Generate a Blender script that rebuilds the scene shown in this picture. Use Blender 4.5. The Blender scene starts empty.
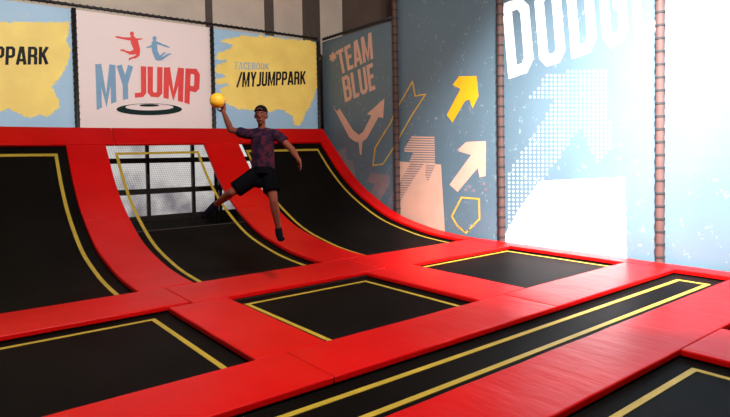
import bpy, bmesh, math, random
from mathutils import Vector, Matrix, noise
from mathutils.geometry import delaunay_2d_cdt
random.seed(7)
SC = bpy.context.scene
COL = SC.collection
PI = math.pi

# ------------------------------------------------------------------ camera
CAM = Vector((0, 0, 1.6))
FW = Vector((0.61770411, 0.78561482, -0.03536945)).normalized()
UP = Vector((0.03597843, 0.01669723, 0.99921307)).normalized()
RT = FW.cross(UP).normalized()
UP = RT.cross(FW).normalized()
FPX, CX, CY = 555.894, 365.0, 175.917
cd = bpy.data.cameras.new('camera')
cam = bpy.data.objects.new('camera', cd); COL.objects.link(cam)
cd.sensor_fit = 'HORIZONTAL'; cd.sensor_width = 36.0
cd.lens = FPX * 36.0 / 730.0
cd.shift_y = -(208.5 - CY) / 730.0
cd.clip_start = 0.05; cd.clip_end = 200
cam.matrix_world = Matrix(((RT.x, UP.x, -FW.x, CAM.x), (RT.y, UP.y, -FW.y, CAM.y), (RT.z, UP.z, -FW.z, CAM.z), (0, 0, 0, 1)))
SC.camera = cam

# ------------------------------------------------------------------ world, exposure, lamps
w = bpy.data.worlds.new('world'); SC.world = w; w.use_nodes = True
w.node_tree.nodes['Background'].inputs[0].default_value = (0.8, 0.88, 1.0, 1)
w.node_tree.nodes['Background'].inputs[1].default_value = 0.6
SC.view_settings.view_transform = 'Standard'
SC.view_settings.look = 'None'
SC.view_settings.exposure = 0.0
SC.view_settings.gamma = 1.0
SC.view_settings.use_curve_mapping = False

def area(name, loc, target, sx, sy, power, color=(1, 1, 1), spread=PI):
    l = bpy.data.lights.new(name, 'AREA'); l.shape = 'RECTANGLE'; l.size = sx; l.size_y = sy
    l.energy = power; l.color = color; l.spread = spread
    o = bpy.data.objects.new(name, l); COL.objects.link(o); o.location = loc
    o.rotation_euler = (Vector(target) - Vector(loc)).to_track_quat('-Z', 'Y').to_euler()
    return o
area('ceiling_lamp_light', (2.0, 0.8, 7.2), (4.2, 11.5, 2.0), 1.2, 0.6, 1020, (1.0, 0.93, 0.86))
area('side_daylight', (-5.2, 12.9, 3.6), (8.3, 3.5, 1.2), 5.5, 4.6, 150, (0.90, 0.97, 1.0), math.radians(150))
WALL_FILL, WALL_FILL_AIM = Vector((3.6, 1.2, 6.9)), Vector((8.4, 4.1, 1.2))  # added fill, out of view, standing in for daylight on the right wall
area('added_wall_fill_light', WALL_FILL, WALL_FILL_AIM, 0.8, 0.8, 860, (0.96, 0.98, 1.0), math.radians(60))

# ------------------------------------------------------------------ pixel rays onto real planes
def ray(u, v): return FW + RT * ((u - CX) / FPX) - UP * ((v - CY) / FPX)
def onx(u, v, x):
    d = ray(u, v); return CAM + d * (x / d.x)
def ony(u, v, y):
    d = ray(u, v); return CAM + d * (y / d.y)

# ------------------------------------------------------------------ materials
def srgb(r, g, b):
    f = lambda c: (c / 255 / 12.92) if c / 255 <= 0.04045 else ((c / 255 + 0.055) / 1.055) ** 2.4
    return (f(r), f(g), f(b), 1)
class N:
    def __init__(s, name):
        s.m = bpy.data.materials.new(name); s.m.use_nodes = True; s.t = s.m.node_tree
        s.b = s.t.nodes['Principled BSDF']; s.out = s.t.nodes['Material Output']
    def n(s, t, **k):
        x = s.t.nodes.new(t)
        for a, b in k.items(): setattr(x, a, b)
        return x
    def l(s, a, b): s.t.links.new(a, b)
    def coord(s, scale=(1, 1, 1), space='Object'):
        c = s.n('ShaderNodeTexCoord'); m = s.n('ShaderNodeMapping'); m.inputs['Scale'].default_value = scale
        s.l(c.outputs[space], m.inputs[0]); return m.outputs[0]
    def noise(s, vec, scale, detail=3, rough=0.5):
        x = s.n('ShaderNodeTexNoise'); x.inputs['Scale'].default_value = scale; x.inputs['Detail'].default_value = detail
        x.inputs['Roughness'].default_value = rough; s.l(vec, x.inputs['Vector']); return x.outputs['Fac']
    def ramp(s, fac, stops, interp='LINEAR'):
        r = s.n('ShaderNodeValToRGB'); e = r.color_ramp.elements; r.color_ramp.interpolation = interp
        e[0].position, e[0].color = stops[0]; e[1].position, e[1].color = stops[-1]
        for p, c in stops[1:-1]:
            q = e.new(p); q.color = c
        s.l(fac, r.inputs[0]); return r.outputs[0]
    def bump(s, h, strength, dist=0.01):
        b = s.n('ShaderNodeBump'); b.inputs['Strength'].default_value = strength; b.inputs['Distance'].default_value = dist
        s.l(h, b.inputs['Height']); s.l(b.outputs[0], s.b.inputs['Normal'])
    def base(s, col, rough=0.5, metal=0.0, spec=0.5):
        if isinstance(col, tuple): s.b.inputs['Base Color'].default_value = col
        else: s.l(col, s.b.inputs['Base Color'])
        s.b.inputs['Roughness'].default_value = rough; s.b.inputs['Metallic'].default_value = metal
        s.b.inputs['Specular IOR Level'].default_value = spec
def plain(name, col, rough=0.5, metal=0.0, spec=0.5, var=0.12, scale=6, bump=0.0):
    k = N(name); v = k.coord()
    f = k.noise(v, scale)
    d = tuple(c * (1 - var) for c in col[:3]) + (1,); u = tuple(min(1, c * (1 + var)) for c in col[:3]) + (1,)
    k.base(k.ramp(f, [(0.3, d), (0.7, u)]), rough, metal, spec)
    if bump: k.bump(k.noise(v, scale * 8), bump, 0.004)
    return k.m
M = {}
def vinyl():
    k = N('red_vinyl'); v = k.coord((1, 1, 1)); a = k.noise(v, 1.3, 2)
    k.base(k.ramp(a, [(0.3, (0.48, 0.0018, 0.002, 1)), (0.7, (0.55, 0.003, 0.003, 1))]), 0.36, 0, 0.13)
    b = k.noise(k.coord((6, 1.2, 3)), 1.0, 3, 0.6); c = k.noise(k.coord((2, 2, 2)), 1.7, 2)
    mx = k.n('ShaderNodeMath', operation='ADD'); k.l(b, mx.inputs[0])
    m2 = k.n('ShaderNodeMath', operation='MULTIPLY'); m2.inputs[1].default_value = 0.6
    k.l(c, m2.inputs[0]); k.l(m2.outputs[0], mx.inputs[1]); k.bump(mx.outputs[0], 0.35, 0.02)
    return k.m
M['red'] = vinyl()
def mat_mesh(name, clear):
    k = N(name); v = k.coord()
    k.base(k.ramp(k.noise(v, 1.1, 4), [(0.3, (0.0035, 0.0030, 0.0028, 1)), (0.75, (0.0065, 0.0055, 0.0050, 1))]), 0.5, 0, 0.02)
    k.bump(k.noise(v, 160, 1), 0.25, 0.002)
    if clear > 0:       # woven net: threads with open holes between
        ch = k.n('ShaderNodeTexChecker'); ch.inputs['Scale'].default_value = 1
        wx = k.n('ShaderNodeTexWave', bands_direction='X'); wx.inputs['Scale'].default_value = 7
        wz = k.n('ShaderNodeTexWave', bands_direction='Y'); wz.inputs['Scale'].default_value = 7
        k.l(v, wx.inputs[0]); k.l(v, wz.inputs[0])
        mx = k.n('ShaderNodeMath', operation='MAXIMUM'); k.l(wx.outputs['Fac'], mx.inputs[0]); k.l(wz.outputs['Fac'], mx.inputs[1])
        mr = k.n('ShaderNodeMapRange'); mr.inputs[3].default_value = clear + 0.06; mr.inputs[4].default_value = clear - 0.10
        k.l(mx.outputs[0], mr.inputs[0])
        tr = k.n('ShaderNodeBsdfTransparent'); ms = k.n('ShaderNodeMixShader')
        k.l(mr.outputs[0], ms.inputs[0]); k.l(k.b.outputs[0], ms.inputs[1]); k.l(tr.outputs[0], ms.inputs[2]); k.l(ms.outputs[0], k.out.inputs[0])
        k.t.nodes.remove(ch)
    return k.m
M['bed'] = mat_mesh('black_woven_bed', 0)
M['bed_net'] = mat_mesh('open_woven_bed', 0.84)
M['yline'] = plain('yellow_line', (0.42, 0.29, 0.025, 1), 0.5)
M['steel'] = plain('black_steel', (0.02, 0.02, 0.021, 1), 0.5, 0.3)
M['rope'] = plain('black_rope', (0.012, 0.012, 0.013, 1), 0.8)
M['sleeve'] = plain('brown_sleeve', srgb(80, 58, 54), 0.6, spec=.2, bump=0.3)
M['ballm'] = plain('yellow_foam', (0.80, 0.42, 0.015, 1), 0.5, bump=0.4, var=0.06)
M['dark_wall'] = plain('dark_wall', (0.02, 0.018, 0.017, 1), 0.8)
M['pit'] = plain('pit_floor', (0.015, 0.014, 0.014, 1), 0.8)
M['beige'] = plain('beige_wall', srgb(205, 190, 176), 0.8, var=0.1, scale=1.2)
M['brown'] = plain('brown_wall', srgb(92, 76, 68), 0.8, var=0.15, scale=1.0)
M['pilaster'] = plain('pilaster_brown', srgb(84, 72, 66), 0.7)
M['ceil'] = plain('ceiling_grey', srgb(120, 116, 112), 0.9)
def banner_mat(name, col, speck, rough=0.45, lo=0.61):
    k = N(name); v = k.coord()
    a = k.noise(v, 9, 6, 0.75); big = k.noise(v, 1.1, 2)
    c1 = k.ramp(big, [(0.3, tuple(x * 0.9 for x in col[:3]) + (1,)), (0.7, col)])
    mx = k.n('ShaderNodeMix', data_type='RGBA'); f = k.ramp(a, [(lo, (0, 0, 0, 1)), (lo + 0.03, (1, 1, 1, 1))])
    k.l(f, mx.inputs[0]); k.l(c1, mx.inputs[6]); mx.inputs[7].default_value = speck
    k.base(mx.outputs[2], rough, 0, 0.5)
    k.bump(k.noise(k.coord((1, 1, .4)), 1.2, 2), 0.25, 0.05)
    return k.m
M['white_banner'] = plain('white_banner', srgb(238, 226, 224), 0.55, var=0.015, scale=0.8)
M['blue_banner'] = banner_mat('blue_banner', srgb(164, 206, 236), srgb(190, 208, 220), 0.5)
M['wall_banner'] = banner_mat('steel_blue_banner', srgb(88, 109, 121), srgb(128, 142, 150), 0.42, 0.61)
M['yellow_paint'] = plain('yellow_paint', srgb(252, 224, 118), 0.55, var=0.08, scale=2)
M['ink_black'] = plain('ink_black', (0.012, 0.012, 0.016, 1), 0.5, spec=.1)
M['ink_green'] = plain('ink_green', srgb(20, 42, 40), 0.5, spec=.1)
M['ink_blue'] = plain('ink_blue', srgb(118, 164, 200), 0.5, var=0.05)
M['ink_red'] = plain('ink_red', srgb(228, 62, 60), 0.5, var=0.05)
M['ink_fb'] = plain('ink_faded_blue', srgb(150, 184, 204), 0.5)
M['ink_pale'] = plain('ink_pale', srgb(206, 162, 142), 0.45, var=0.05, scale=3)
M['ink_dusk'] = plain('ink_dusk', srgb(128, 112, 116), 0.45, var=0.1)
M['ink_line'] = plain('ink_yellow_line', srgb(205, 165, 60), 0.45)
M['ink_yellow'] = plain('ink_yellow', srgb(236, 168, 20), 0.5, var=0.04)
M['frame_dark'] = plain('frame_dark', (0.03, 0.024, 0.02, 1), 0.6)
def pane_mat():
    k = N('daylight_pane'); v = k.coord()
    c = k.ramp(k.noise(v, 0.9, 3, 0.6), [(0.34, (0.34, 0.31, 0.34, 1)), (0.52, (0.85, 0.82, 0.80, 1)), (0.7, (1.0, 0.97, 0.92, 1))])
    e = k.n('ShaderNodeEmission'); e.inputs[1].default_value = 0.95; k.l(c, e.inputs[0]); k.l(e.outputs[0], k.out.inputs[0])
    return k.m
M['pane'] = pane_mat()
def emis(name, col, s):
    k = N(name); e = k.n('ShaderNodeEmission'); e.inputs[0].default_value = col; e.inputs[1].default_value = s
    k.l(e.outputs[0], k.out.inputs[0]); return k.m
M['lamp'] = emis('lamp_glow', (1, .95, .9, 1), 4)
M['skin'] = plain('skin', srgb(108, 56, 42), 0.6, spec=.12, var=0.06, scale=20)
M['hair'] = plain('hair', (0.010, 0.007, 0.006, 1), 0.7, spec=.1)
M['cap'] = plain('cap_black', (0.005, 0.005, 0.006, 1), 0.9, spec=.02)
M['shorts'] = plain('shorts_black', (0.003, 0.003, 0.004, 1), 0.95, spec=0, var=0.3)
M['shoe'] = plain('shoe_black', (0.003, 0.0035, 0.006, 1), 0.8, spec=.02)
M['sole'] = plain('shoe_sole', (0.03, 0.03, 0.035, 1), 0.6)
M['eye'] = plain('eye_white', (0.5, 0.48, 0.45, 1), 0.3, var=0.02)
M['lip'] = plain('lips', srgb(120, 60, 52), 0.5)
def shirt():
    k = N('navy_shirt'); v = k.coord()
    f = k.noise(v, 13, 4, 0.7)
    k.base(k.ramp(f, [(0.40, (0.008, 0.006, 0.016, 1)), (0.52, (0.030, 0.011, 0.024, 1)), (0.60, (0.075, 0.012, 0.015, 1)), (0.70, (0.014, 0.010, 0.022, 1))]), 0.9, 0, .02)
    return k.m
M['shirt'] = shirt()

# ------------------------------------------------------------------ object helpers
def tag(o, label, cat, group=None, kind=None):
    if label: o['label'] = label
    if cat: o['category'] = cat
    if group: o['group'] = group
    if kind: o['kind'] = kind
    return o
def link(name, me, mats, parent=None, smooth=False):
    o = bpy.data.objects.new(name, me); COL.objects.link(o)
    for m in (mats if isinstance(mats, (list, tuple)) else [mats]): me.materials.append(m)
    if smooth:
        for p in me.polygons: p.use_smooth = True
    if parent: 
        o.parent = parent; o.matrix_parent_inverse = Matrix.Translation(-parent.location)
    return o
def obj(name, bm, mats, parent=None, smooth=False, bevel=0, seg=2):
    bmesh.ops.recalc_face_normals(bm, faces=bm.faces)
    me = bpy.data.meshes.new(name); bm.to_mesh(me); bm.free()
    o = link(name, me, mats, parent, smooth)
    if bevel:
        b = o.modifiers.new('bevel', 'BEVEL'); b.width = bevel; b.segments = seg; b.limit_method = 'ANGLE'; b.harden_normals = False
        for p in me.polygons: p.use_smooth = True
        me.set_sharp_from_angle(angle=math.radians(60)) if not smooth else None
    return o
def thing(name, loc, label, cat, group=None):
    o = bpy.data.objects.new(name, None); COL.objects.link(o); o.location = loc; o.empty_display_size = 0.1
    return tag(o, label, cat, group)
def struct(o): o['kind'] = 'structure'; return o
def box(bm, x0, x1, y0, y1, z0, z1, nx=1, ny=1):
    vs = [bm.verts.new((x, y, z)) for x in (x0, x1) for y in (y0, y1) for z in (z0, z1)]
    for f in ((0, 1, 3, 2), (4, 6, 7, 5), (0, 4, 5, 1), (2, 3, 7, 6), (0, 2, 6, 4), (1, 5, 7, 3)): bm.faces.new([vs[i] for i in f])
def bx(*a):
    bm = bmesh.new(); box(bm, *a); return bm
def cyl(bm, p, q, r0, r1=None, n=14, caps=True):
    p, q = Vector(p), Vector(q); r1 = r0 if r1 is None else r1
    d = (q - p).normalized(); a = d.orthogonal().normalized(); b = d.cross(a)
    A = [bm.verts.new(p + (a * math.cos(t) + b * math.sin(t)) * r0) for t in [2 * PI * i / n for i in range(n)]]
    B = [bm.verts.new(q + (a * math.cos(t) + b * math.sin(t)) * r1) for t in [2 * PI * i / n for i in range(n)]]
    for i in range(n): bm.faces.new((A[i], A[(i + 1) % n], B[(i + 1) % n], B[i]))
    if caps: bm.faces.new(A[::-1]); bm.faces.new(B)

# ------------------------------------------------------------------ ramp profile
KN = [(7.04, 0), (7.8, .035), (8.33, .10), (9.17, .27), (9.79, .50), (10.52, .87), (11.12, 1.30), (11.66, 1.80), (12.28, 2.39)]
def prof(y):
    if y <= KN[0][0]: return 0.0
    # Catmull-Rom
    for i in range(len(KN) - 1):
        if y <= KN[i + 1][0] or i == len(KN) - 2:
            y0, z0 = KN[i]; y1, z1 = KN[i + 1]
            def sl(j):
                if j == 0: return 0.0
                if j == len(KN) - 1: return (KN[j][1] - KN[j - 1][1]) / (KN[j][0] - KN[j - 1][0])
                return (KN[j + 1][1] - KN[j - 1][1]) / (KN[j + 1][0] - KN[j - 1][0])
            h = y1 - y0; t = (y - y0) / h; m0, m1 = sl(i) * h, sl(i + 1) * h
            return (2 * t**3 - 3 * t**2 + 1) * z0 + (t**3 - 2 * t**2 + t) * m0 + (-2 * t**3 + 3 * t**2) * z1 + (t**3 - t**2) * m1
def pn(y):
    s = (prof(y + .01) - prof(y - .01)) / .02; n = Vector((0, -s, 1)).normalized(); return n
def settle(x, y, z):
    # the ramp is a little lower and set over to the right towards its left end
    k = min(1, max(0, (8.27 - x) / 6.3)); h = max(0, z) / 2.4
    return (x + .14 * min(1, 2 * k) * h, y, z * (1 - .034 * k) if z > 0 else z)
def sweep(bm, x0, x1, y0, y1, top, bot, n=None):
    """slab that follows the ramp: between offsets top and bot along the ramp's normal"""
    n = n or max(2, int((y1 - y0) / 0.12)); rows = []
    for i in range(n + 1):
        y = y0 + (y1 - y0) * i / n; p = Vector((0, y, prof(y))); q = pn(y)
        a = p + q * top; b = p + q * bot
        rows.append([bm.verts.new(settle(x, v.y, v.z)) for v, x in ((a, x0), (a, x1), (b, x1), (b, x0))])
    for r, s in zip(rows, rows[1:]):
        for k in range(4): bm.faces.new((r[k], r[(k + 1) % 4], s[(k + 1) % 4], s[k]))
    bm.faces.new(rows[0]); bm.faces.new(rows[-1][::-1])

# ------------------------------------------------------------------ room shell
ZF = -1.0
XL, XR, YN, YB, ZC = -7.0, 9.7, -6.0, 13.3, 7.6
struct(obj('floor', bx(XL, XR, YN, YB + .2, ZF - .1, ZF), M['pit']))
struct(obj('ceiling', bx(XL, XR, YN, YB + .2, ZC, ZC + .1), M['ceil']))
struct(obj('wall_left', bx(XL - .1, XL, YN, YB + .2, ZF, ZC), M['beige']))
struct(obj('wall_right', bx(XR, XR + .1, YN, YB + .2, ZF, ZC), M['brown']))
struct(obj('wall_front', bx(XL, XR, YN - .1, YN, ZF, ZC), M['beige']))
WX0, WX1, WZ0, WZ1 = 2.0, 7.12, 0.24, 2.34
bm = bmesh.new()
box(bm, XL, WX0, YB, YB + .2, ZF, 2.5); box(bm, WX1, XR, YB, YB + .2, ZF, 2.5)
box(bm, WX0, WX1, YB, YB + .2, ZF, WZ0); box(bm, WX0, WX1, YB, YB + .2, WZ1, 2.5)
struct(obj('wall_back', bm, M['dark_wall']))
struct(obj('wall_back_upper', bx(XL, XR, YB - .02, YB + .2, 2.5, ZC), M['beige']))
# window seen through the middle bed
win = struct(obj('window_1', bx(WX0, WX1, YB + .08, YB + .1, WZ0, WZ1), M['pane']))
bm = bmesh.new()
for x in (2.03, 3.0, 4.03, 5.11, 5.80, 7.09): box(bm, x - .035, x + .035, YB - .02, YB + .07, WZ0, WZ1)
for z, h in ((WZ0, .06), (.87, .062), (1.59, .06), (WZ1 - .03, .03)): box(bm, WX0, WX1, YB - .03, YB + .06, z - h, z + h)
obj('window_bars', bm, M['frame_dark'], win)
# pilasters above the back net
for u0, u1, nm in ((265, 273, 1), (303, 319, 2), (206, 212, 3)):
    a = ony(u0, 30, YB - .05); b = ony(u1, 30, YB - .05)
    struct(obj('trim_%d' % nm, bx(a.x, b.x, YB - .12, YB - .025, 2.5, ZC), M['pilaster'], bevel=.01))

# ------------------------------------------------------------------ trampolines
X0 = -0.70
BT, BTH = -0.075, 0.012
def lines(bm, x0, x1, y0, y1, z, wd=.05, sides='lrnf'):
    if 'n' in sides: box(bm, x0, x1, y0, y0 + wd, z, z + .004)
    if 'f' in sides: box(bm, x0, x1, y1 - wd, y1, z, z + .004)
    if 'l' in sides: box(bm, x0, x0 + wd, y0 + wd, y1 - wd, z, z + .004)
    if 'r' in sides: box(bm, x1 - wd, x1, y0 + wd, y1 - wd, z, z + .004)
def flat_tramp(x0, x1, y0, y1, label, inset=(.15, .15, .15, .15), wd=.05, group=None, sides='lrnf'):
    t = thing('trampoline', ((x0 + x1) / 2, (y0 + y1) / 2, ZF), label, 'trampoline', group)
    obj('bed', bx(x0 - .04, x1 + .04, y0 - .04, y1 + .04, BT - BTH, BT), M['bed'], t)
    bm = bmesh.new(); il, ir, iN, iF = inset; lines(bm, x0 + il, x1 - ir, y0 + iN, y1 - iF, BT, wd, sides); obj('boundary_line', bm, M['yline'], t)
    bm = bmesh.new(); e = .04; g = .10
    box(bm, x0 - g, x1 + g, y0 - g, y0 - e, -.13, -.065); box(bm, x0 - g, x1 + g, y1 + e, y1 + g, -.13, -.065)
    box(bm, x0 - g, x0 - e, y0 - e, y1 + e, -.13, -.065); box(bm, x1 + e, x1 + g, y0 - e, y1 + e, -.13, -.065)
    obj('frame', bm, M['steel'], t)
    for x in (x0 - .07, x1 + .07):
        for y in (y0 - .07, y1 + .07):
            obj('leg', bx(x - .025, x + .025, y - .025, y + .025, ZF, -.13), M['steel'], t)
    return t
flat_tramp(-.1, 2.0, 4.0, 6.12, 'flat black trampoline with a yellow outline at the lower left corner', inset=(.15, .17, .04, .16))
flat_tramp(2.68, 4.72, 4.0, 6.0, 'flat square black trampoline in the centre with a yellow outline and light sheen', inset=(.12, .14, .04, .15))
flat_tramp(5.58, 7.92, 4.04, 6.12, 'flat square black trampoline nearest the blue banner wall at right', inset=(.12, .12, .03, .12))
flat_tramp(-.1, 7.92, 2.62, 3.30, 'long narrow black trampoline strip with two yellow lines', inset=(.13, .31, .13, .15), wd=.055)
flat_tramp(2.68, 4.72, -.1, 1.93, 'black trampoline only glimpsed in the lower right corner of the photo', inset=(.15, .15, .15, .15))
flat_tramp(5.56, 7.92, -.1, 1.93, 'flat black trampoline nearest the viewer beside the right wall, outside the photo')
TOPY = 11.86
def ramp_tramp(x0, x1, label, bedmat, gap_left=0.0):
    t = thing('curved_trampoline', ((x0 + x1) / 2, 9.0, ZF), label, 'trampoline', 'curved trampolines rising to the back wall')
    ys = TOPY + .06 if bedmat is M['bed'] else 9.72
    bm = bmesh.new(); sweep(bm, x0 - (.13 if not gap_left else .04) + gap_left, x1 + .13, 7.0, ys, BT, BT - BTH); obj('bed', bm, M['bed'], t, smooth=False)
    if ys < TOPY:
        bm = bmesh.new(); sweep(bm, x0 - .13, x1 + .13, ys, TOPY + .06, BT, BT - .004); o = obj('bed_netting', bm, bedmat, t); o['label'] = 'see-through netting'
        bm = bmesh.new(); sweep(bm, x0 - .04, x1 + .04, ys - .02, ys + .01, BT + .004, BT - .004, 2); obj('seam', bm, M['steel'], t)
    bm = bmesh.new(); i = .15; wd = .055
    sweep(bm, x0 + i, x0 + i + wd, 7.08, TOPY - .18, BT + .006, BT + .001); sweep(bm, x1 - i - wd, x1 - i, 7.08, TOPY - .18, BT + .006, BT + .001)
    sweep(bm, x0 + i, x1 - i, TOPY - .18, TOPY - .13, BT + .006, BT + .001, 2)
    obj('boundary_line', bm, M['yline'], t)
    bm = bmesh.new()
    for a in (x0 - .20, x1 + .14): sweep(bm, a, a + .06, 7.0, TOPY + .2, -.065, -.13)
    sweep(bm, x0 - .20, x1 + .20, TOPY + .21, TOPY + .27, -.065, -.13, 2)
    obj('frame', bm, M['steel'], t)
    for x in (x0 - .17, x1 + .17):
        for y in (7.06, 9.4):
            z = prof(y) - .15
            obj('leg', bx(x - .025, x + .025, y - .025, y + .025, ZF, z), M['steel'], t)
    return t
ramp_tramp(-.1, 1.97, 'curved black trampoline rising to the back wall at the far left', M['bed'])
ramp_tramp(2.68, 4.70, 'middle curved trampoline with a barred window showing through its net', M['bed_net'])
ramp_tramp(5.54, 7.90, 'curved dark trampoline right of the jumping person beside the team blue banner', M['bed'], gap_left=.17)

# ------------------------------------------------------------------ red safety pads
TH = .062
def pad(x0, x1, y0, y1, label, group='flat red safety pads'):
    g = .003; x0 += g; x1 -= g; y0 += g; y1 -= g
    bm = bmesh.new(); nx = max(1, int((x1 - x0) / .12)); ny = max(1, int((y1 - y0) / .12))
    top = {}
    for i in range(nx + 1):
        for j in range(ny + 1):
            a, b = i / nx, j / ny; x = x0 + (x1 - x0) * a; y = y0 + (y1 - y0) * b
            e = min(min(a, 1 - a) * (x1 - x0), min(b, 1 - b) * (y1 - y0)); z = -.004 * max(0, 1 - e / .12)
            z += .004 * noise.noise(Vector((x * 3, y * 3, 0)))
            top[i, j] = bm.verts.new((x, y, z))
    for i in range(nx):
        for j in range(ny): bm.faces.new((top[i, j], top[i + 1, j], top[i + 1, j + 1], top[i, j + 1]))
    rim = [top[i, 0] for i in range(nx + 1)] + [top[nx, j] for j in range(1, ny + 1)] + [top[i, ny] for i in range(nx - 1, -1, -1)] + [top[0, j] for j in range(ny - 1, 0, -1)]
    low = [bm.verts.new((v.co.x, v.co.y, -TH)) for v in rim]
    k = len(rim)
    for i in range(k): bm.faces.new((rim[i], low[i], low[(i + 1) % k], rim[(i + 1) % k]))
    bm.faces.new(low[::-1])
    o = obj('safety_pad', bm, M['red'], bevel=.012, seg=3)
    return tag(o, label, 'pad', group)
def rpad(x0, x1, y0, y1, label):
    bm = bmesh.new(); g = .003; sweep(bm, x0 + g, x1 - g, y0 + g, y1 - g, 0, -TH)
    o = obj('curved_safety_pad', bm, M['red'], bevel=.012, seg=3)
    return tag(o, label, 'pad', 'curved red safety pads on the ramp')
R1 = (6.01, 7.04); R2 = (3.30, 4.0); R3 = (1.93, 2.60); WXR = 8.235
pad(X0, 2.28, 6.12, R1[1], 'long red pad at the foot of the far left curved trampoline')
pad(2.28, 5.12, 6.05, R1[1], 'long red pad at the foot of the middle curved trampoline, below the jumping person')
pad(5.12, 7.90, *R1, 'red pad at the foot of the right curved trampoline')
pad(X0, 2.28, *R2, 'red pad at the bottom left, near side of the lower left trampoline')
pad(2.28, 5.12, *R2, 'red pad between the central square trampoline and the long strip')
pad(5.12, 7.90, *R2, 'red pad between the right square trampoline and the long strip')
pad(X0, 7.90, *R3, 'long shiny creased red pad in front of the long strip, lower right')
pad(2.0, 2.68, R2[1], 6.05, 'red pad between the lower left and the central trampoline')
pad(4.72, 5.56, R2[1], R1[0], 'red pad between the central and the right square trampoline')
pad(4.72, 5.56, -.1, R3[0], 'red pad to the right of the trampoline in the lower right corner')
pad(2.0, 2.68, -.1, R3[0], 'red pad to the left of the trampoline in the lower right corner')
pad(7.90, WXR, 3.66, R1[1], 'narrow red pad along the foot of the blue banner wall')
pad(7.90, WXR, .2, 3.66, 'narrow red wall pad at the end of the strip, far right edge')
YS = 10.12
rpad(1.97, 2.68, R1[1], YS, 'lower curved red pad between the left and middle curved trampolines')
rpad(1.97, 2.68, YS, TOPY, 'upper curved red pad between the left and middle curved trampolines')
rpad(4.70, 5.54, R1[1], YS, 'lower curved red pad directly behind the jumping person')
rpad(4.70, 5.54, YS, TOPY, 'upper curved red pad behind the raised arm of the jumping person')
rpad(7.90, WXR, R1[1], YS, 'lower curved red pad sloping up along the team blue wall')
rpad(7.90, WXR, YS, TOPY, 'upper curved red pad rising into the corner beside the team blue wall')
TE = 12.24
rpad(X0, 2.86, TOPY, TE, 'red top pad along the upper edge of the ramp at far left')
rpad(2.86, 5.6, TOPY, TE, 'red top pad under the white logo banner')
rpad(5.6, WXR, TOPY, TE, 'red top pad under the yellow banner with black lettering')

# ------------------------------------------------------------------ posts, rails
YP = 12.36; XP = 8.315
ZR = 4.66
def helix(name, p, q, rad, thick, pitch, parent):
    p, q = Vector(p), Vector(q); L = (q - p).length; d = (q - p) / L; a = d.orthogonal().normalized(); b = d.cross(a)
    n = int(L / pitch * 10); m = 5; bm = bmesh.new(); prev = None
    for i in range(n + 1):
        t = 2 * PI * i / 10; o = a * math.cos(t) + b * math.sin(t); c = p + d * (L * i / n) + o * rad
        r = [bm.verts.new(c + (o * math.cos(w) + d * math.sin(w)) * thick) for w in [2 * PI * k / m for k in range(m)]]
        if prev:
            for k in range(m): bm.faces.new((prev[k], prev[(k + 1) % m], r[(k + 1) % m], r[k]))
        else: bm.faces.new(r)
        prev = r
    bm.faces.new(prev); return obj(name, bm, M['rope'], parent)
def back_post(x, label):
    t = thing('net_post', (x, YP, ZF), label, 'post', 'black net posts on the back wall')
    bm = bmesh.new(); cyl(bm, (x, YP, ZF), (x, YP, ZR), .042); obj('pole', bm, M['steel'], t, smooth=True)
    helix('lacing', (x, YP, 2.33), (x, YP, ZR - .06), .045, .011, .13, t)
back_post(ony(76, 75, YP).x, 'black laced net post left of the white logo banner')
back_post(ony(213, 75, YP).x, 'black laced net post between the white and the yellow banner')
tpost = back_post(8.22, 'black laced net post in the corner where the yellow banner meets the team blue wall')
def side_post(y, label):
    t = thing('padded_post', (XP, y, ZF), label, 'post', 'brown padded posts along the right wall')
    bm = bmesh.new(); cyl(bm, (XP, y, ZF), (XP, y, 6.6), .06, n=20); obj('padded_sleeve', bm, M['sleeve'], t, smooth=False)
    z = .05 + (prof(y) if y > 7 else 0); bm = bmesh.new(); cyl(bm, (XP, y, z), (XP, y, z + .03), .068, n=20)
    first = obj('lacing_band', bm, M['rope'], t); k = 1
    while z + k * .185 < 6.5:
        c = first.copy(); COL.objects.link(c); c.parent = t; c.matrix_parent_inverse = first.matrix_parent_inverse; c.location = (0, 0, k * .185); k += 1
def ywall(u, v): return onx(u, v, XP).y
side_post(ywall(396, 100), 'brown padded post beside the team blue lettering, first from the corner')
side_post(ywall(501, 130), 'brown padded post in the middle of the right wall, left of the huge white lettering')
side_post(ywall(660, 140), 'brown padded post nearest the right edge of the photo')
P = [ywall(396, 100), ywall(501, 130), ywall(660, 140)]
def rail(name, p, q, label):
    t = thing(name, ((Vector(p) + Vector(q)) / 2), label, 'rail')
    bm = bmesh.new(); cyl(bm, p, q, .03); obj('tube', bm, M['steel'], t, smooth=True)
    helix('lacing', p, q, .034, .011, .13, t)
rail('net_rail', (-.75, YP, ZR + .055), (8.2, YP, ZR + .055), 'black laced rail along the top of the back banners')
rail('net_rail', (XP + .03, 12.3, ZR + .055), (XP + .03, P[0] + .1, ZR + .055), 'black laced rail above the team blue banner')

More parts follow.
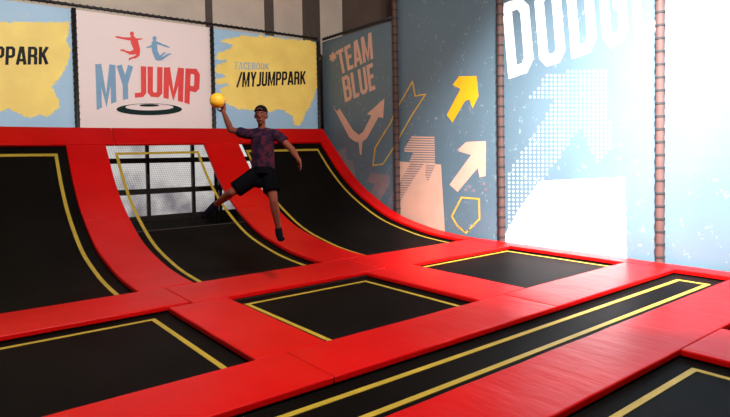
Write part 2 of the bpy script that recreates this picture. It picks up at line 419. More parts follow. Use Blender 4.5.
# ------------------------------------------------------------------ lettering
GL = {
 'M': (.62, [[(.08, 0), (.08, 1)], [(.54, 0), (.54, 1)], [(.10, 1.0), (.31, .12), (.52, 1.0)]]),
 'Y': (.50, [[(.07, 1.0), (.25, .45)], [(.43, 1.0), (.25, .45)], [(.25, .5), (.25, 0)]]),
 'J': (.36, [[(.28, 1), (.28, .15), (.22, .075), (.0, .075)]]),
 'U': (.46, [[(.08, 1), (.08, .17), (.15, .08), (.31, .08), (.38, .17), (.38, 1)]]),
 'P': (.45, [[(.08, 0), (.08, 1)], [(.08, .925), (.30, .925), (.37, .84), (.37, .53), (.30, .45), (.08, .45)]]),
 'A': (.48, [[(.06, 0), (.21, 1)], [(.42, 0), (.27, 1)], [(.12, .25), (.36, .25)], [(.19, .93), (.29, .93)]]),
 'R': (.46, [[(.08, 0), (.08, 1)], [(.08, .925), (.30, .925), (.37, .84), (.37, .57), (.30, .49), (.08, .49)], [(.27, .49), (.38, .38), (.38, 0)]]),
 'K': (.46, [[(.08, 0), (.08, 1)], [(.40, 1), (.13, .42)], [(.21, .58), (.40, 0)]]),
 'F': (.38, [[(.08, 0), (.08, 1)], [(.08, .925), (.37, .925)], [(.08, .52), (.33, .52)]]),
 'C': (.45, [[(.37, .68), (.37, .84), (.30, .925), (.15, .925), (.08, .84), (.08, .16), (.15, .075), (.30, .075), (.37, .16), (.37, .33)]]),
 'E': (.39, [[(.08, 0), (.08, 1)], [(.08, .925), (.37, .925)], [(.08, .52), (.34, .52)], [(.08, .075), (.37, .075)]]),
 'B': (.46, [[(.08, 0), (.08, 1)], [(.08, .925), (.29, .925), (.36, .85), (.36, .60), (.29, .52), (.08, .52)], [(.29, .52), (.38, .44), (.38, .16), (.30, .075), (.08, .075)]]),
 'O': (.46, [[(.08, .5), (.08, .84), (.15, .925), (.31, .925), (.38, .84), (.38, .16), (.31, .075), (.15, .075), (.08, .16), (.08, .5)]]),
 'T': (.40, [[(.20, 0), (.20, 1)], [(0, .925), (.40, .925)]]),
 'L': (.37, [[(.08, 0), (.08, 1)], [(.08, .075), (.36, .075)]]),
 'D': (.46, [[(.08, 0), (.08, 1)], [(.08, .925), (.29, .925), (.38, .82), (.38, .18), (.29, .075), (.08, .075)]]),
 'G': (.46, [[(.38, .70), (.38, .84), (.31, .925), (.15, .925), (.08, .84), (.08, .16), (.15, .075), (.31, .075), (.38, .16), (.38, .48), (.23, .48)]]),
 '/': (.40, [[(.04, 0), (.36, 1)]]),
 '*': (.42, [[(.2, .66), (.2, 1.0)], [(.04, .75), (.36, .91)], [(.04, .91), (.36, .75)]]),
 ' ': (.2, []),
}
def stroke_quads(pl, tx, ty):
    """mitred ribbon along a polyline; thickness tx for upright runs, ty for level runs"""
    n = len(pl); L = []; R = []
    closed = pl[0] == pl[-1] and n > 3
    for i, (x, y) in enumerate(pl):
        def d(a, b):
            v = Vector((b[0] - a[0], b[1] - a[1])); return v.normalized() if v.length else v
        if closed and i in (0, n - 1): a = d(pl[n - 2], pl[0]); b = d(pl[0], pl[1])
        else:
            a = d(pl[i - 1], pl[i]) if i else None; b = d(pl[i], pl[i + 1]) if i < n - 1 else None
            a = a or b; b = b or a
        na = Vector((-a.y, a.x)); nb = Vector((-b.y, b.x)); m = (na + nb)
        m = m.normalized() if m.length > 1e-4 else na
        k = 1 / max(.45, m.dot(na)); off = Vector((m.x * tx / 2, m.y * ty / 2)) * k
        L.append((x + off.x, y + off.y)); R.append((x - off.x, y - off.y))
    return [(L[i], R[i], R[i + 1], L[i + 1]) for i in range(n - 1)]
def add_polys(bm, polys, f, mi=0, sub=1):
    """overlapping outlines merged into one flat layer of triangles"""
    co = []; fs = []
    for q in polys:
        fs.append(list(range(len(co), len(co) + len(q)))); co += [Vector(p) for p in q]
    vs, es, tris, _, _, src = delaunay_2d_cdt(co, [], fs, 0, 1e-5)
    bv = [bm.verts.new(f(v.x, v.y)) for v in vs]
    for t, sf in zip(tris, src):
        if sf and len(set(t)) == 3:
            fa = bm.faces.new([bv[i] for i in t]); fa.material_index = mi
    bmesh.ops.recalc_face_normals(bm, faces=bm.faces)
def text_polys(s, gap=.055, tx=.155, ty=.15):
    out = []; x = 0
    for ch in s:
        wd, pls = GL[ch]
        for pl in pls:
            for q in stroke_quads(pl, tx, ty): out.append([(x + p[0], p[1]) for p in q])
        x += wd + gap
    tot = x - gap
    return [[(p[0] / tot, p[1]) for p in q] for q in out]
def quadmap(TL, TR, BR, BL, plane):
    def f(s, t):
        u = (TL[0] * (1 - s) + TR[0] * s) * t + (BL[0] * (1 - s) + BR[0] * s) * (1 - t)
        v = (TL[1] * (1 - s) + TR[1] * s) * t + (BL[1] * (1 - s) + BR[1] * s) * (1 - t)
        return plane(u, v)
    return f
def rough_poly(pts, amp, step=3.0, seed=0):
    out = []; n = len(pts)
    for i in range(n):
        a = Vector(pts[i]); b = Vector(pts[(i + 1) % n]); L = (b - a).length; k = max(1, int(L / step)); nn = Vector((-(b - a).y, (b - a).x)).normalized() if L else Vector((0, 0))
        for j in range(k):
            p = a + (b - a) * j / k; e = amp * noise.noise(Vector((p.x * .35, p.y * .35, seed))) * 2
            out.append(tuple(p + nn * e))
    return out
def ngon(bm, pts, f, mi=0): add_polys(bm, [pts], f, mi)
def flat_part(name, bm, mat, parent, label=None):
    me = bpy.data.meshes.new(name); bm.to_mesh(me); bm.free()
    o = link(name, me, mat, parent)
    if label: o['label'] = label
    return o

# ------------------------------------------------------------------ back banners
YBN = 12.44
LAY = [YBN - .012 - .0015 * i for i in range(6)]
def bk(layer, dx=0.0):
    def f(u, v):
        p = ony(u, v, LAY[layer]); p.x += dx; return p
    return f
def back_banner(x0, x1, mat, label):
    t = thing('banner', ((x0 + x1) / 2, YBN, 2.2), label, 'banner')
    obj('sheet', bx(x0, x1, YBN - .01, YBN, 2.15, ZR - .01), mat, t)
    return t
xa = ony(76, 75, YP).x; xb = ony(213, 75, YP).x
bl = back_banner(-.6, xa, M['blue_banner'], 'blue and yellow paint-splash banner at the far left of the back wall')
bw = back_banner(xa, xb, M['white_banner'], 'white banner with two jumping figures and the MYJUMP logo')
by = back_banner(xb, 8.30, M['blue_banner'], 'yellow paint-splash banner with /MYJUMPPARK in black, behind the jumping person')
# yellow paint
bm = bmesh.new()
sp = [(220, 41), (231, 38), (245, 35), (262, 36), (290, 39), (312, 41), (319, 46), (320, 60), (319, 80), (316, 92), (311, 103), (306, 112), (303, 121), (300, 126), (295, 125), (292, 115),
      (286, 112), (280, 109), (270, 112), (256, 109), (240, 110), (230, 105), (221, 97), (220, 90), (229, 84), (216, 84), (216, 79), (228, 76), (215, 72), (216, 65), (227, 61), (216, 58), (217, 54), (230, 49), (233, 45)]
ngon(bm, rough_poly(sp, 1.3, 2.0, 3), bk(0)); flat_part('paint_splash', bm, M['yellow_paint'], by, 'ragged yellow paint splash')
DX = ony(305, 80, YBN).x - ony(48, 68, YBN).x
bm = bmesh.new(); TL = bk(1)
f1 = quadmap((237.5, 72.2), (305.8, 71.2), (305.5, 84.2), (236.5, 87.4), bk(1)); add_polys(bm, text_polys('/MYJUMPPARK'), f1)
flat_part('lettering', bm, M['ink_black'], by, 'black lettering reading /MYJUMPPARK')
bm = bmesh.new(); add_polys(bm, text_polys('FACEBOOK', tx=.12, ty=.12), quadmap((235, 61.8), (269, 63.5), (269, 69.5), (235, 69.5), bk(1)))
flat_part('lettering', bm, M['ink_fb'], by, 'small faded blue lettering reading FACEBOOK')
for o in [c for c in by.children if c.name.startswith('lettering')]: pass
bm = bmesh.new()
f1 = quadmap((237.5, 72.2), (305.8, 71.2), (305.5, 84.2), (236.5, 87.4), bk(1, -DX)); add_polys(bm, text_polys('/MYJUMPPARK'), f1)
flat_part('lettering', bm, M['ink_black'], bl, 'black lettering of which only the last K shows')
bm = bmesh.new()
lp = [(70, 22), (69, 30), (66, 40), (71, 51), (66, 67), (58, 80), (52, 88), (58, 98), (60, 107), (52, 113), (46, 117), (40, 114), (30, 118), (10, 110), (-60, 114), (-60, 40), (0, 22)]
ngon(bm, rough_poly(lp, 1.2, 2.0, 9), bk(0)); flat_part('paint_splash', bm, M['yellow_paint'], bl, 'ragged yellow paint splash')
# logo
def arch(s, t):
    u = 95.4 + (200.0 - 95.4) * s
    top = 64.0 + 5.0 * s
    q = (s - .5) * 2
    bot = 97.0 + 13.0 * abs(q) ** 2.0 * (1 if q < 0 else .85)
    if q > 0: bot += 0
    uu = u + (1 - t) * (1.5 if s < .5 else -1.5) * abs(q)
    return uu, bot + (top - bot) * t
T = text_polys('MYJUMP', gap=.05, tx=.17, ty=.15)
def fine(polys):    # split quads upright so the arch bends them smoothly
    out = []
    for q in polys:
        if len(q) == 4:
            a, b, c, d = [Vector(p) for p in q]
            for i in range(6):
                s0, s1 = i / 6, (i + 1) / 6
                out.append([tuple(a.lerp(d, s0)), tuple(b.lerp(c, s0)), tuple(b.lerp(c, s1)), tuple(a.lerp(d, s1))])
    return out
split = (.62 + .05 + .50 + .025) / (sum(GL[c][0] for c in 'MYJUMP') + .25)
fa = lambda s, t: bk(1)(*arch(s, t))
TB = [q for q in T if sum(p[0] for p in q) / 4 < split]; TR_ = [q for q in T if sum(p[0] for p in q) / 4 >= split]
bm = bmesh.new(); add_polys(bm, fine(TB), fa); flat_part('lettering', bm, M['ink_blue'], bw, 'blue letters MY')
bm = bmesh.new(); add_polys(bm, fine(TR_), fa); flat_part('lettering', bm, M['ink_red'], bw, 'red letters JUMP')
def ell(cx, cy, rx, ry, n=48): return [(cx + rx * math.cos(2 * PI * i / n), cy + ry * math.sin(2 * PI * i / n)) for i in range(n)]
def ring(bm, o, i, f):
    n = len(o); add_polys(bm, [(o[k], o[(k + 1) % n], i[(k + 1) % n], i[k]) for k in range(n)], f)
bm = bmesh.new(); ring(bm, ell(149.3, 109.3, 32.8, 5.9), ell(149.5, 107.1, 24, 3.3), bk(2)); ngon(bm, ell(149.2, 105.4, 9.8, 1.3), bk(2))
flat_part('trampoline_emblem', bm, M['ink_green'], bw, 'dark ring emblem')
ACC = []
def limb(bm, pts, f):   # tapered ribbon (u, v, width)
    L = []; R = []
    for i, (u, v, wd) in enumerate(pts):
        a = pts[max(0, i - 1)]; b = pts[min(len(pts) - 1, i + 1)]; d = Vector((b[0] - a[0], b[1] - a[1])).normalized(); n = Vector((-d.y, d.x)) * wd / 2
        L.append((u + n.x, v + n.y)); R.append((u - n.x, v - n.y))
    ACC.extend([(L[i], R[i], R[i + 1], L[i + 1]) for i in range(len(pts) - 1)])
Z = lambda x, y: (80 + x / 6.95, 20 + y / 6.95)
def LB(bm, pts, f): limb(bm, [(*Z(x, y), wd / 6.95) for x, y, wd in pts], f)
bm = bmesh.new(); f = bk(2); ACC = [ell(*Z(361, 96), 2.1, 2.4, 18)]
LB(bm, [(362, 105, 12), (366, 125, 34), (378, 150, 52), (388, 180, 48), (396, 205, 44), (398, 228, 40)], f)
LB(bm, [(244, 116, 6), (262, 119, 14), (300, 127, 14), (335, 131, 20), (370, 130, 26)], f)
LB(bm, [(436, 131, 5), (420, 132, 10), (396, 135, 14), (370, 134, 24)], f)
LB(bm, [(280, 209, 8), (298, 210, 14), (318, 218, 12), (345, 229, 22), (375, 225, 34), (392, 205, 34)], f)
LB(bm, [(340, 282, 5), (345, 270, 14), (365, 262, 12), (385, 258, 18), (402, 245, 24), (398, 215, 40)], f)
add_polys(bm, ACC, f); flat_part('jumping_figure', bm, M['ink_red'], bw, 'red jumping figure silhouette')
bm = bmesh.new(); ACC = [ell(*Z(518, 128), 2.0, 2.4, 18)]
LB(bm, [(519, 138, 12), (518, 155, 38), (516, 185, 42), (522, 220, 38), (540, 262, 40), (552, 282, 14)], f)
LB(bm, [(460, 193, 4), (478, 188, 12), (500, 180, 14), (515, 165, 22)], f)
LB(bm, [(624, 192, 5), (605, 184, 12), (570, 172, 13), (540, 160, 18), (518, 160, 26)], f)
LB(bm, [(634, 235, 6), (612, 240, 14), (590, 256, 16), (565, 270, 24), (535, 268, 28), (524, 240, 30)], f)
LB(bm, [(596, 228, 8), (580, 233, 14), (566, 248, 14), (550, 262, 20), (530, 262, 20)], f)
add_polys(bm, ACC, f); flat_part('jumping_figure', bm, M['ink_blue'], bw, 'blue jumping figure silhouette')

# ------------------------------------------------------------------ right wall banners
XB = 8.40
def rw(layer): return lambda u, v: onx(u, v, XB - .012 - .0015 * layer)
def side_banner(y0, y1, z1, label):
    t = thing('banner', (XB, (y0 + y1) / 2, -.06), label, 'banner')
    obj('sheet', bx(XB - .01, XB, y0, y1, -.2, z1), M['wall_banner'], t)
    return t
b1 = side_banner(P[0], 12.42, ZR, 'dark blue wall banner reading TEAM BLUE beside the corner')
b2 = side_banner(P[1], P[0], 6.6, 'blue wall banner with a solid yellow arrow')
b3 = side_banner(P[2], P[1], 6.6, 'brightly lit pale blue wall banner with huge white DODGE lettering')
b4 = side_banner(.6, P[2], 6.6, 'pale blue wall banner right of the last post, cut by the photo edge')
def dec(parent, name, polys, mat, layer=0, label=None):
    bm = bmesh.new(); add_polys(bm, polys, rw(layer))
    return flat_part(name, bm, mat, parent, label)
bm = bmesh.new()
add_polys(bm, text_polys('TEAM'), quadmap((336.0, 51.5), (371.3, 32), (373.2, 58.5), (340.5, 74.5), rw(1)))
add_polys(bm, text_polys('BLUE'), quadmap((341.5, 77.5), (372.8, 62.5), (375.8, 89), (345, 102.5), rw(1)))
add_polys(bm, text_polys('*', tx=.09, ty=.09), quadmap((328.5, 53.5), (337, 50.5), (339, 78), (331, 81), rw(1)))
flat_part('lettering', bm, M['ink_pale'], b1, 'pale pink lettering reading *TEAM BLUE')
dec(b1, 'printed_arrow', [[(333.5, 107), (337, 111.5), (339.5, 108.5), (353, 130), (359, 135), (363, 132), (371.5, 115.5), (367, 114), (384.3, 98.5), (383.2, 118), (378.5, 117), (367, 138), (361, 143), (354, 141), (349, 137)],
                          [(358.5, 141), (362.5, 141), (361.5, 155), (360, 155)]], M['ink_pale'], 1, 'pale V shaped arrow')
dec(b1, 'printed_arrow', [[(336, 152), (346, 147), (347, 160), (353, 160), (356, 180), (349, 172), (343, 160)],
                          [(366, 182), (371, 173), (390, 175.5), (389, 186), (378, 204), (368, 196), (375, 184)]], M['ink_dusk'], 0, 'faint grey pink arrows')
def outline(pts, wd, closed=True):
    out = []; n = len(pts)
    for i in range(n if closed else n - 1):
        a = Vector(pts[i]); b = Vector(pts[(i + 1) % n]); d = (b - a).normalized(); nn = Vector((-d.y, d.x)) * wd / 2; a = a - d * wd * .4; b = b + d * wd * .4
        out.append([tuple(a + nn), tuple(a - nn), tuple(b - nn), tuple(b + nn)])
    return out
ub = 398.5
dec(b1, 'printed_bolt', outline([(396, 110), (391, 122), (375, 148), (373, 165.5), (383, 164), (392, 150), (396, 143)], 1.2, False), M['ink_line'], 1, 'thin yellow bolt outline')
dec(b2, 'printed_bolt', outline([(399, 105), (412.4, 81.6), (415.2, 96), (425.6, 94.3), (412, 115), (399, 138)], 1.3, False), M['ink_line'], 1, 'thin yellow bolt outline')
dec(b2, 'printed_arrow', [[(452.5, 85), (459, 76.3), (476.5, 76), (478.5, 96), (472.5, 108.5), (469.5, 99.5), (465, 101), (452.5, 122.5), (446.7, 115), (460.5, 89), (454, 85.8)]], M['ink_yellow'], 1, 'solid yellow arrow pointing up right')
dec(b2, 'printed_arrow', [[(458.5, 149), (466, 142), (486, 141), (485.7, 176), (479.5, 177.5), (477.7, 168), (457.6, 192), (449.5, 184.7), (471, 155), (459, 151.5)]], M['ink_pale'], 1, 'pale pink arrow pointing up right')
dec(b2, 'printed_shape', [[(399, 161.4), (441, 164.5), (446, 250), (399, 250)]], M['ink_pale'], 0, 'large pale pink block')
dec(b1, 'printed_shape', [[(396, 161), (394, 161.5), (384, 178), (371, 198), (394, 240), (396, 240)]], M['ink_pale'], 0, 'edge of the large pale pink block')
# striped arrow made of thin printed lines
def stripes(poly, step, frac, slope=0.0):
    """horizontal bars clipped to a polygon given in photo coordinates"""
    out = []; v0 = min(p[1] for p in poly) - 20; v1 = max(p[1] for p in poly) + 20; v = v0
    while v < v1:
        xs = []; n = len(poly)
        for i in range(n):
            (xa_, ya), (xb_, yb) = poly[i], poly[(i + 1) % n]; ya2 = ya - slope * xa_; yb2 = yb - slope * xb_; vv = v - slope * poly[0][0]
            if (ya2 - vv) * (yb2 - vv) < 0:
                t = (vv - ya2) / (yb2 - ya2); xs.append(xa_ + (xb_ - xa_) * t)
        xs.sort()
        for a, b in zip(xs[::2], xs[1::2]):
            y = lambda x: v + slope * (x - poly[0][0])
            if b - a > .8: out.append([(a, y(a)), (b, y(b)), (b, y(b) + step * frac), (a, y(a) + step * frac)])
        v += step
    return out
dec(b2, 'printed_arrow', stripes([(403, 150), (412, 135), (434.5, 135), (435, 163), (416, 163), (408, 163), (413, 152)], 2.35, .62, .02), M['ink_pale'], 1, 'striped pale arrow head')
dec(b2, 'printed_arrow', stripes([(399, 183), (412, 160), (424, 163), (410, 184), (399, 203)], 2.35, .42, .02) + stripes([(426, 164), (435, 165), (428, 182), (425, 175)], 2.35, .4, .02), M['ink_dusk'], 2, 'grey stripes over the pale block')
dec(b1, 'printed_arrow', stripes([(396, 186), (388, 200), (386, 207), (396, 207)], 2.35, .42, .02), M['ink_dusk'], 2, 'end of the grey stripes')
dec(b2, 'printed_hexagon', outline([(461.5, 197.5), (479, 199), (479.5, 219), (470.5, 228), (466, 233), (457.5, 226), (451.8, 216.3)], 1.7), M['ink_line'], 1, 'yellow outlined hexagon')
sc = []
for cx_, cy_ in ((466, 190), (470, 187), (474, 191), (459, 229), (464, 232), (469, 231), (474, 226), (484, 184), (486, 190)):
    sc.append([(cx_ - 1.8, cy_ + 1), (cx_ - .6, cy_ - 2.5), (cx_ + .6, cy_ - 1.5), (cx_ + 1.8, cy_ - 2), (cx_ + .8, cy_ + 1.5)])
dec(b2, 'printed_scribble', sc, M['ink_dusk'], 1)
# huge letters
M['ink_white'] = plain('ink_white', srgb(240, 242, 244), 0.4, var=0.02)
M['ink_halftone'] = plain('ink_halftone', srgb(160, 188, 200), 0.45, var=0.05)
bm = bmesh.new(); add_polys(bm, text_polys('DODGE', gap=.10, tx=.16, ty=.14), quadmap((502.0, 4), (650, -55), (657, 32), (508.5, 79), rw(1)))
flat_part('lettering', bm, M['ink_white'], b3, 'huge white lettering reading DODGE, its top cut off')
def dots(poly, st, r):
    out = []; n = len(poly)
    def inside(x, y):
        c = False
        for i in range(n):
            (a, b), (e, d) = poly[i], poly[(i + 1) % n]
            if (b > y) != (d > y) and x < (e - a) * (y - b) / (d - b) + a: c = not c
        return c
    y = min(p[1] for p in poly)
    while y < max(p[1] for p in poly):
        x = min(p[0] for p in poly)
        while x < max(p[0] for p in poly):
            if inside(x, y): out.append([(x - r, y), (x - r * .5, y - r), (x + r * .5, y - r), (x + r, y), (x + r * .5, y + r), (x - r * .5, y + r)])
            x += st
        y += st * 1.02
    return out
dec(b3, 'halftone_print', dots([(529, 98), (547, 73), (606, 67), (612, 150), (598, 165), (580, 128), (540, 185), (508, 230), (505, 178), (546, 115), (552, 100)], 4.2, 1.3), M['ink_halftone'], 1, 'white halftone dots in the shape of an arrow')
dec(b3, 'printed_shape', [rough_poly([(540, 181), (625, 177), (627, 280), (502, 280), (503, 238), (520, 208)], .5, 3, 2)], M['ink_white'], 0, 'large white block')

# ------------------------------------------------------------------ ceiling lamps (out of frame)
for lx, ly, lab in ((2.0, 0.8, 'square ceiling lamp over the middle of the hall'), (6.2, 1.0, 'square ceiling lamp near the right wall')):
    t = thing('ceiling_lamp', (lx, ly, ZC), lab, 'lamp', 'ceiling lamps')
    obj('housing', bx(lx - .65, lx + .65, ly - .35, ly + .35, ZC - .12, ZC), M['steel'], t, bevel=.01)
    obj('diffuser', bx(lx - .6, lx + .6, ly - .3, ly + .3, ZC - .14, ZC - .12), M['lamp'], t)

t = thing('added_wall_fill', WALL_FILL, 'unseen fill light added to brighten the right wall', 'lamp')  # invented fixture holding the added fill light, out of view
fd = (WALL_FILL_AIM - WALL_FILL).normalized(); q4 = fd.to_track_quat('-Z', 'Y').to_matrix().to_4x4()
bm = bmesh.new(); box(bm, -.45, .45, -.45, .45, .02, .16); bmesh.ops.transform(bm, matrix=Matrix.Translation(WALL_FILL) @ q4, verts=bm.verts); obj('housing', bm, M['steel'], t, bevel=.01)
bm = bmesh.new(); cyl(bm, WALL_FILL - fd * .15, (WALL_FILL.x - .1, WALL_FILL.y - .1, ZC), .03); obj('bracket', bm, M['steel'], t)

# ------------------------------------------------------------------ the jumping person
D0 = 7.1
def PP(u, v, d=0.0): return CAM + ray(u, v) * (D0 + d)
BACK = FW.copy()
def ball_(bm, c, rx, ry=None, rz=None, ax=None, n=2):
    ry = rx if ry is None else ry; rz = rx if rz is None else rz
    a = ax or (RT, FW, UP)
    m = Matrix(((a[0].x * rx, a[1].x * ry, a[2].x * rz, c.x), (a[0].y * rx, a[1].y * ry, a[2].y * rz, c.y), (a[0].z * rx, a[1].z * ry, a[2].z * rz, c.z), (0, 0, 0, 1)))
    bmesh.ops.create_icosphere(bm, subdivisions=n, radius=1, matrix=m)
def cap_(bm, p, q, r0, r1, n=2):
    ball_(bm, p, r0 * 1.0, n=n); ball_(bm, q, r1, n=n); cyl(bm, p, q, r0, r1, n=16)
def chain(bm, pts, rs, n=2):
    for i in range(len(pts) - 1): cap_(bm, pts[i], pts[i + 1], rs[i], rs[i + 1], n)
def volume(name, bm, mat, parent, voxel=.012, smooth=4, factor=.5):
    me = bpy.data.meshes.new(name + '_raw'); bm.to_mesh(me); bm.free()
    o = bpy.data.objects.new(name + '_raw', me); COL.objects.link(o)
    r = o.modifiers.new('r', 'REMESH'); r.mode = 'VOXEL'; r.voxel_size = voxel
    s = o.modifiers.new('s', 'SMOOTH'); s.iterations = smooth; s.factor = factor
    dg = bpy.context.evaluated_depsgraph_get(); dg.update()
    m2 = bpy.data.meshes.new_from_object(o.evaluated_get(dg)); m2.name = name
    bpy.data.objects.remove(o)
    m2.materials.clear()
    return link(name, m2, mat, parent, smooth=True)
base = PP(280.5, 241.5, -.02)
who = thing('person', base, 'person leaping in mid air in dark patterned t-shirt, black shorts and black cap', 'person')
neck = PP(262, 130); headc = PP(261, 115.5, -.03)
rs, re, rwr = PP(248.5, 134.5), PP(230.8, 129.8, .14), PP(223.6, 112.5, .08)
ls, le, lw, = PP(276.5, 134.5), PP(292, 149.5, -.06), PP(298, 158.5, -.20)
rh, rk, ra, rt = PP(258, 174), PP(231.5, 192.5, -.14), PP(215.2, 205, .18), PP(204.5, 215.5, .16)
lh, lk, la, lt = PP(269, 174), PP(273.5, 200.5, -.10), PP(278.6, 229.5, .02), PP(280.5, 240, -.09)
bm = bmesh.new()
ball_(bm, PP(262.5, 145), .14, .085, .15); ball_(bm, PP(263, 158), .125, .085, .15); ball_(bm, PP(263.5, 171), .14, .095, .11)
chain(bm, [PP(262, 134, .02), neck, PP(261.5, 122, -.01)], [.045, .050, .048])
cap_(bm, rs, PP(262, 134), .050, .055); cap_(bm, ls, PP(262, 134), .050, .055)
chain(bm, [rs, re, re.lerp(rwr, .35), rwr], [.050, .040, .042, .026])
chain(bm, [ls, le, le.lerp(lw, .35), lw], [.050, .040, .042, .026])
for h, k, a in ((rh, rk, ra), (lh, lk, la)):
    chain(bm, [h, h.lerp(k, .5), k, k.lerp(a, .3), a], [.085, .074, .052, .056, .034])
# head
ball_(bm, headc + UP * .02, .074, .092, .095, n=3); ball_(bm, headc - UP * .045 - FW * .012, .056, .070, .070, n=3)
ball_(bm, headc - UP * .098 - FW * .045, .026, .024, .02)
nose = headc - FW * .088 - UP * .022
cyl(bm, headc - FW * .080 + UP * .018, nose - FW * .008, .009, .017, 10); ball_(bm, nose, .018, .02, .014)
for s in (-1, 1): ball_(bm, headc + RT * .077 * s - UP * .01 + FW * .01, .012, .022, .034); ball_(bm, headc + RT * .03 * s - FW * .078 + UP * .025, .022, .012, .008)
# hands
def hand(bm, wr, dirv, palm_n, curl, side, spread=.16):
    d = dirv.normalized(); pnm = (palm_n - d * palm_n.dot(d)).normalized(); sx = d.cross(pnm).normalized() * side
    c = wr + d * .055
    ball_(bm, c, .043, .018, .055, (sx, pnm, d)); cap_(bm, wr, wr + d * .03, .026, .030)
    for i, (o_, L) in enumerate(((-.031, .066), (-.010, .076), (.011, .072), (.031, .056))):
        root = wr + d * .095 + sx * o_ - d * abs(o_) * .2
        dd = (d + sx * (o_ * spread / .03)).normalized(); p = root; ang = 0
        for j, fr in enumerate((.42, .33, .25)):
            ang += curl * (0.8 if j == 0 else 1.0); v = dd * math.cos(ang) + pnm * math.sin(ang)
            q = p + v * L * 1.12 * fr; cap_(bm, p, q, .0098 - .0008 * j, .0092 - .0008 * j, 1); p = q
    p = wr + d * .03 - sx * .034; v = (d * .7 - sx * .8 + pnm * .35).normalized()
    q = p + v * .040; cap_(bm, p, q, .013, .011, 1); v2 = (v + d * .5 + pnm * curl).normalized(); cap_(bm, q, q + v2 * .032, .0108, .0095, 1)
ballc = PP(218.8, 99.6, .085); BR = .098
dv = (ballc - rwr).normalized()
hp = (BACK * .95 + RT * .25 + UP * .1)
hd = (dv + hp * .55).normalized()           # hand runs up behind the ball, palm towards it
hand(bm, rwr, hd, -hp, .42, 1, .22)
hand(bm, lw, (PP(301.5, 166, -.24) - lw), (-RT * .6 - FW * .2 - UP * .2), .35, -1, .12)
body = volume('body', bm, M['skin'], who, .0075, 3, .5)
# push ball so it rests on the palm
bpy.context.view_layer.update()
bpts = [p for p in (body.matrix_world @ v.co for v in body.data.vertices) if (p - ballc).length < .3]
BC = ballc + RT * .022 - UP * .016; hn = hp.normalized()
while min((p - BC).length for p in bpts) < BR + .0005 and (BC - ballc).length < .2: BC -= hn * .003
pb = bmesh.new(); bmesh.ops.create_uvsphere(pb, u_segments=40, v_segments=24, radius=BR, matrix=Matrix.Translation(BC))
for v in pb.verts:
    d = (v.co - BC).normalized(); g = min(abs(d.z), abs(d.x * .8 + d.y * .6))
    if g < .03: v.co -= d * .0018
tag(obj('dodgeball', pb, M['ballm'], smooth=True), 'round yellow ball held up in the raised hand of the jumping person', 'ball')
# t-shirt
bm = bmesh.new()
ball_(bm, PP(262.5, 142.5), .160, .12, .13); ball_(bm, PP(263, 154), .150, .11, .19)
cyl(bm, PP(262.5, 136), PP(263.2, 170.5), .145, .15, 24)
cap_(bm, rs, PP(262, 131.8), .062, .066); cap_(bm, ls, PP(262, 131.8), .062, .066); cyl(bm, PP(262, 136), PP(262, 128.5), .09, .066, 20)
cyl(bm, rs + (rs - re) * .05, rs.lerp(re, .52), .062, .070, 20); cyl(bm, ls + (ls - le) * .05, ls.lerp(le, .50), .062, .074, 20)
for v in bm.verts:      # flatten the trunk front to back
    k = (v.co - PP(262.5, 150)).dot(FW)
    if abs((v.co - PP(262.5, 150)).dot(RT)) < .17: v.co -= FW * k * .22
sh = volume('t_shirt', bm, M['shirt'], who, .010, 3)
bm = bmesh.new()
# shorts
ball_(bm, PP(263.5, 173), .155, .12, .10); cyl(bm, PP(263.3, 166.5), PP(263.5, 174), .135, .15, 24)
cyl(bm, rh + (rh - rk) * .1, rh.lerp(rk, .86), .115, .105, 24); cyl(bm, lh + (lh - lk) * .1, lh.lerp(lk, .66), .112, .112, 24)
ball_(bm, PP(259, 182, -.03), .09, .09, .08)
volume('shorts', bm, M['shorts'], who, .010, 3)
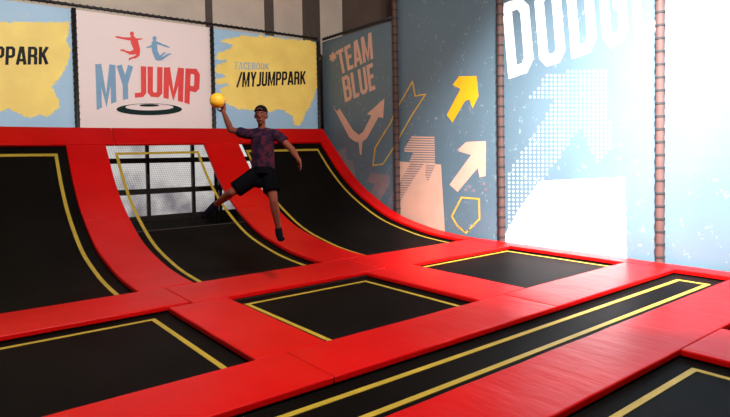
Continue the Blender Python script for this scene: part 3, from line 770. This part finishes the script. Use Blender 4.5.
# shoes
def shoe(a, t, parent):
    d = (t - a).normalized(); up = (a - (a + t) / 2); side = d.cross(FW).normalized(); nrm = side.cross(d).normalized()
    bm = bmesh.new(); cap_(bm, a - d * .035, a + d * .02, .044, .050)
    cap_(bm, a + d * .02, t - d * .02, .050, .040); ball_(bm, t, .045, .034, .05, (side, nrm, d))
    return bm
sb = shoe(ra, rt, who); volume('shoe', sb, M['shoe'], who, .009, 3)
bm = bmesh.new(); heel = PP(278.9, 235, .06)
cap_(bm, la, heel, .047, .042); cap_(bm, heel, PP(280.8, 238.6, -.10), .042, .040); cap_(bm, la, PP(280, 236, -.06), .044, .04); ball_(bm, PP(281, 238.8, -.13), .05, .05, .035)
volume('shoe', bm, M['shoe'], who, .009, 3)
# hair, cap, face
bm = bmesh.new(); ball_(bm, headc + UP * .020 + FW * .018, .080, .090, .092, n=3)
volume('hair', bm, M['hair'], who, .009, 2)
bm = bmesh.new(); ball_(bm, headc + UP * .050 + FW * .004, .083, .100, .085, n=3)
for v in bm.verts:
    if (v.co - headc).dot(UP) < .045: v.co += UP * (.045 - (v.co - headc).dot(UP))
cyl(bm, headc + UP * .042 + FW * .004, headc + UP * .058 + FW * .004, .086, .086, 28)
ball_(bm, headc + UP * .045 + FW * .12, .065, .075, .010)
capo = volume('backward_cap', bm, M['cap'], who, .009, 2)
bm = bmesh.new()
for a in range(7):
    t = -0.6 + 1.2 * a / 6; c = headc + UP * (.064 + .018 * math.cos(t * 2.2)) - FW * .097 * math.cos(t * .8) + RT * .052 * math.sin(t)
    ball_(bm, c, .010, .006, .006, n=1)
obj('cap_opening', bm, M['skin'], capo, smooth=True)
bm = bmesh.new()
for s in (-1, 1): ball_(bm, headc + RT * .029 * s - FW * .080 + UP * .008, .011, .009, .006)
eyes = obj('eyes', bm, M['eye'], who, smooth=True)
bm = bmesh.new()
for s in (-1, 1): ball_(bm, headc + RT * .030 * s - FW * .0905 + UP * .008, .006, .003, .006)
obj('pupils', bm, M['hair'], eyes, smooth=True)
bm = bmesh.new()
for s in (-1, 1): ball_(bm, headc + RT * .030 * s - FW * .090 + UP * .028, .020, .006, .004)
obj('eyebrows', bm, M['hair'], who, smooth=True)
bm = bmesh.new(); ball_(bm, headc - FW * .083 - UP * .058, .024, .010, .007); obj('mouth', bm, M['lip'], who, smooth=True)
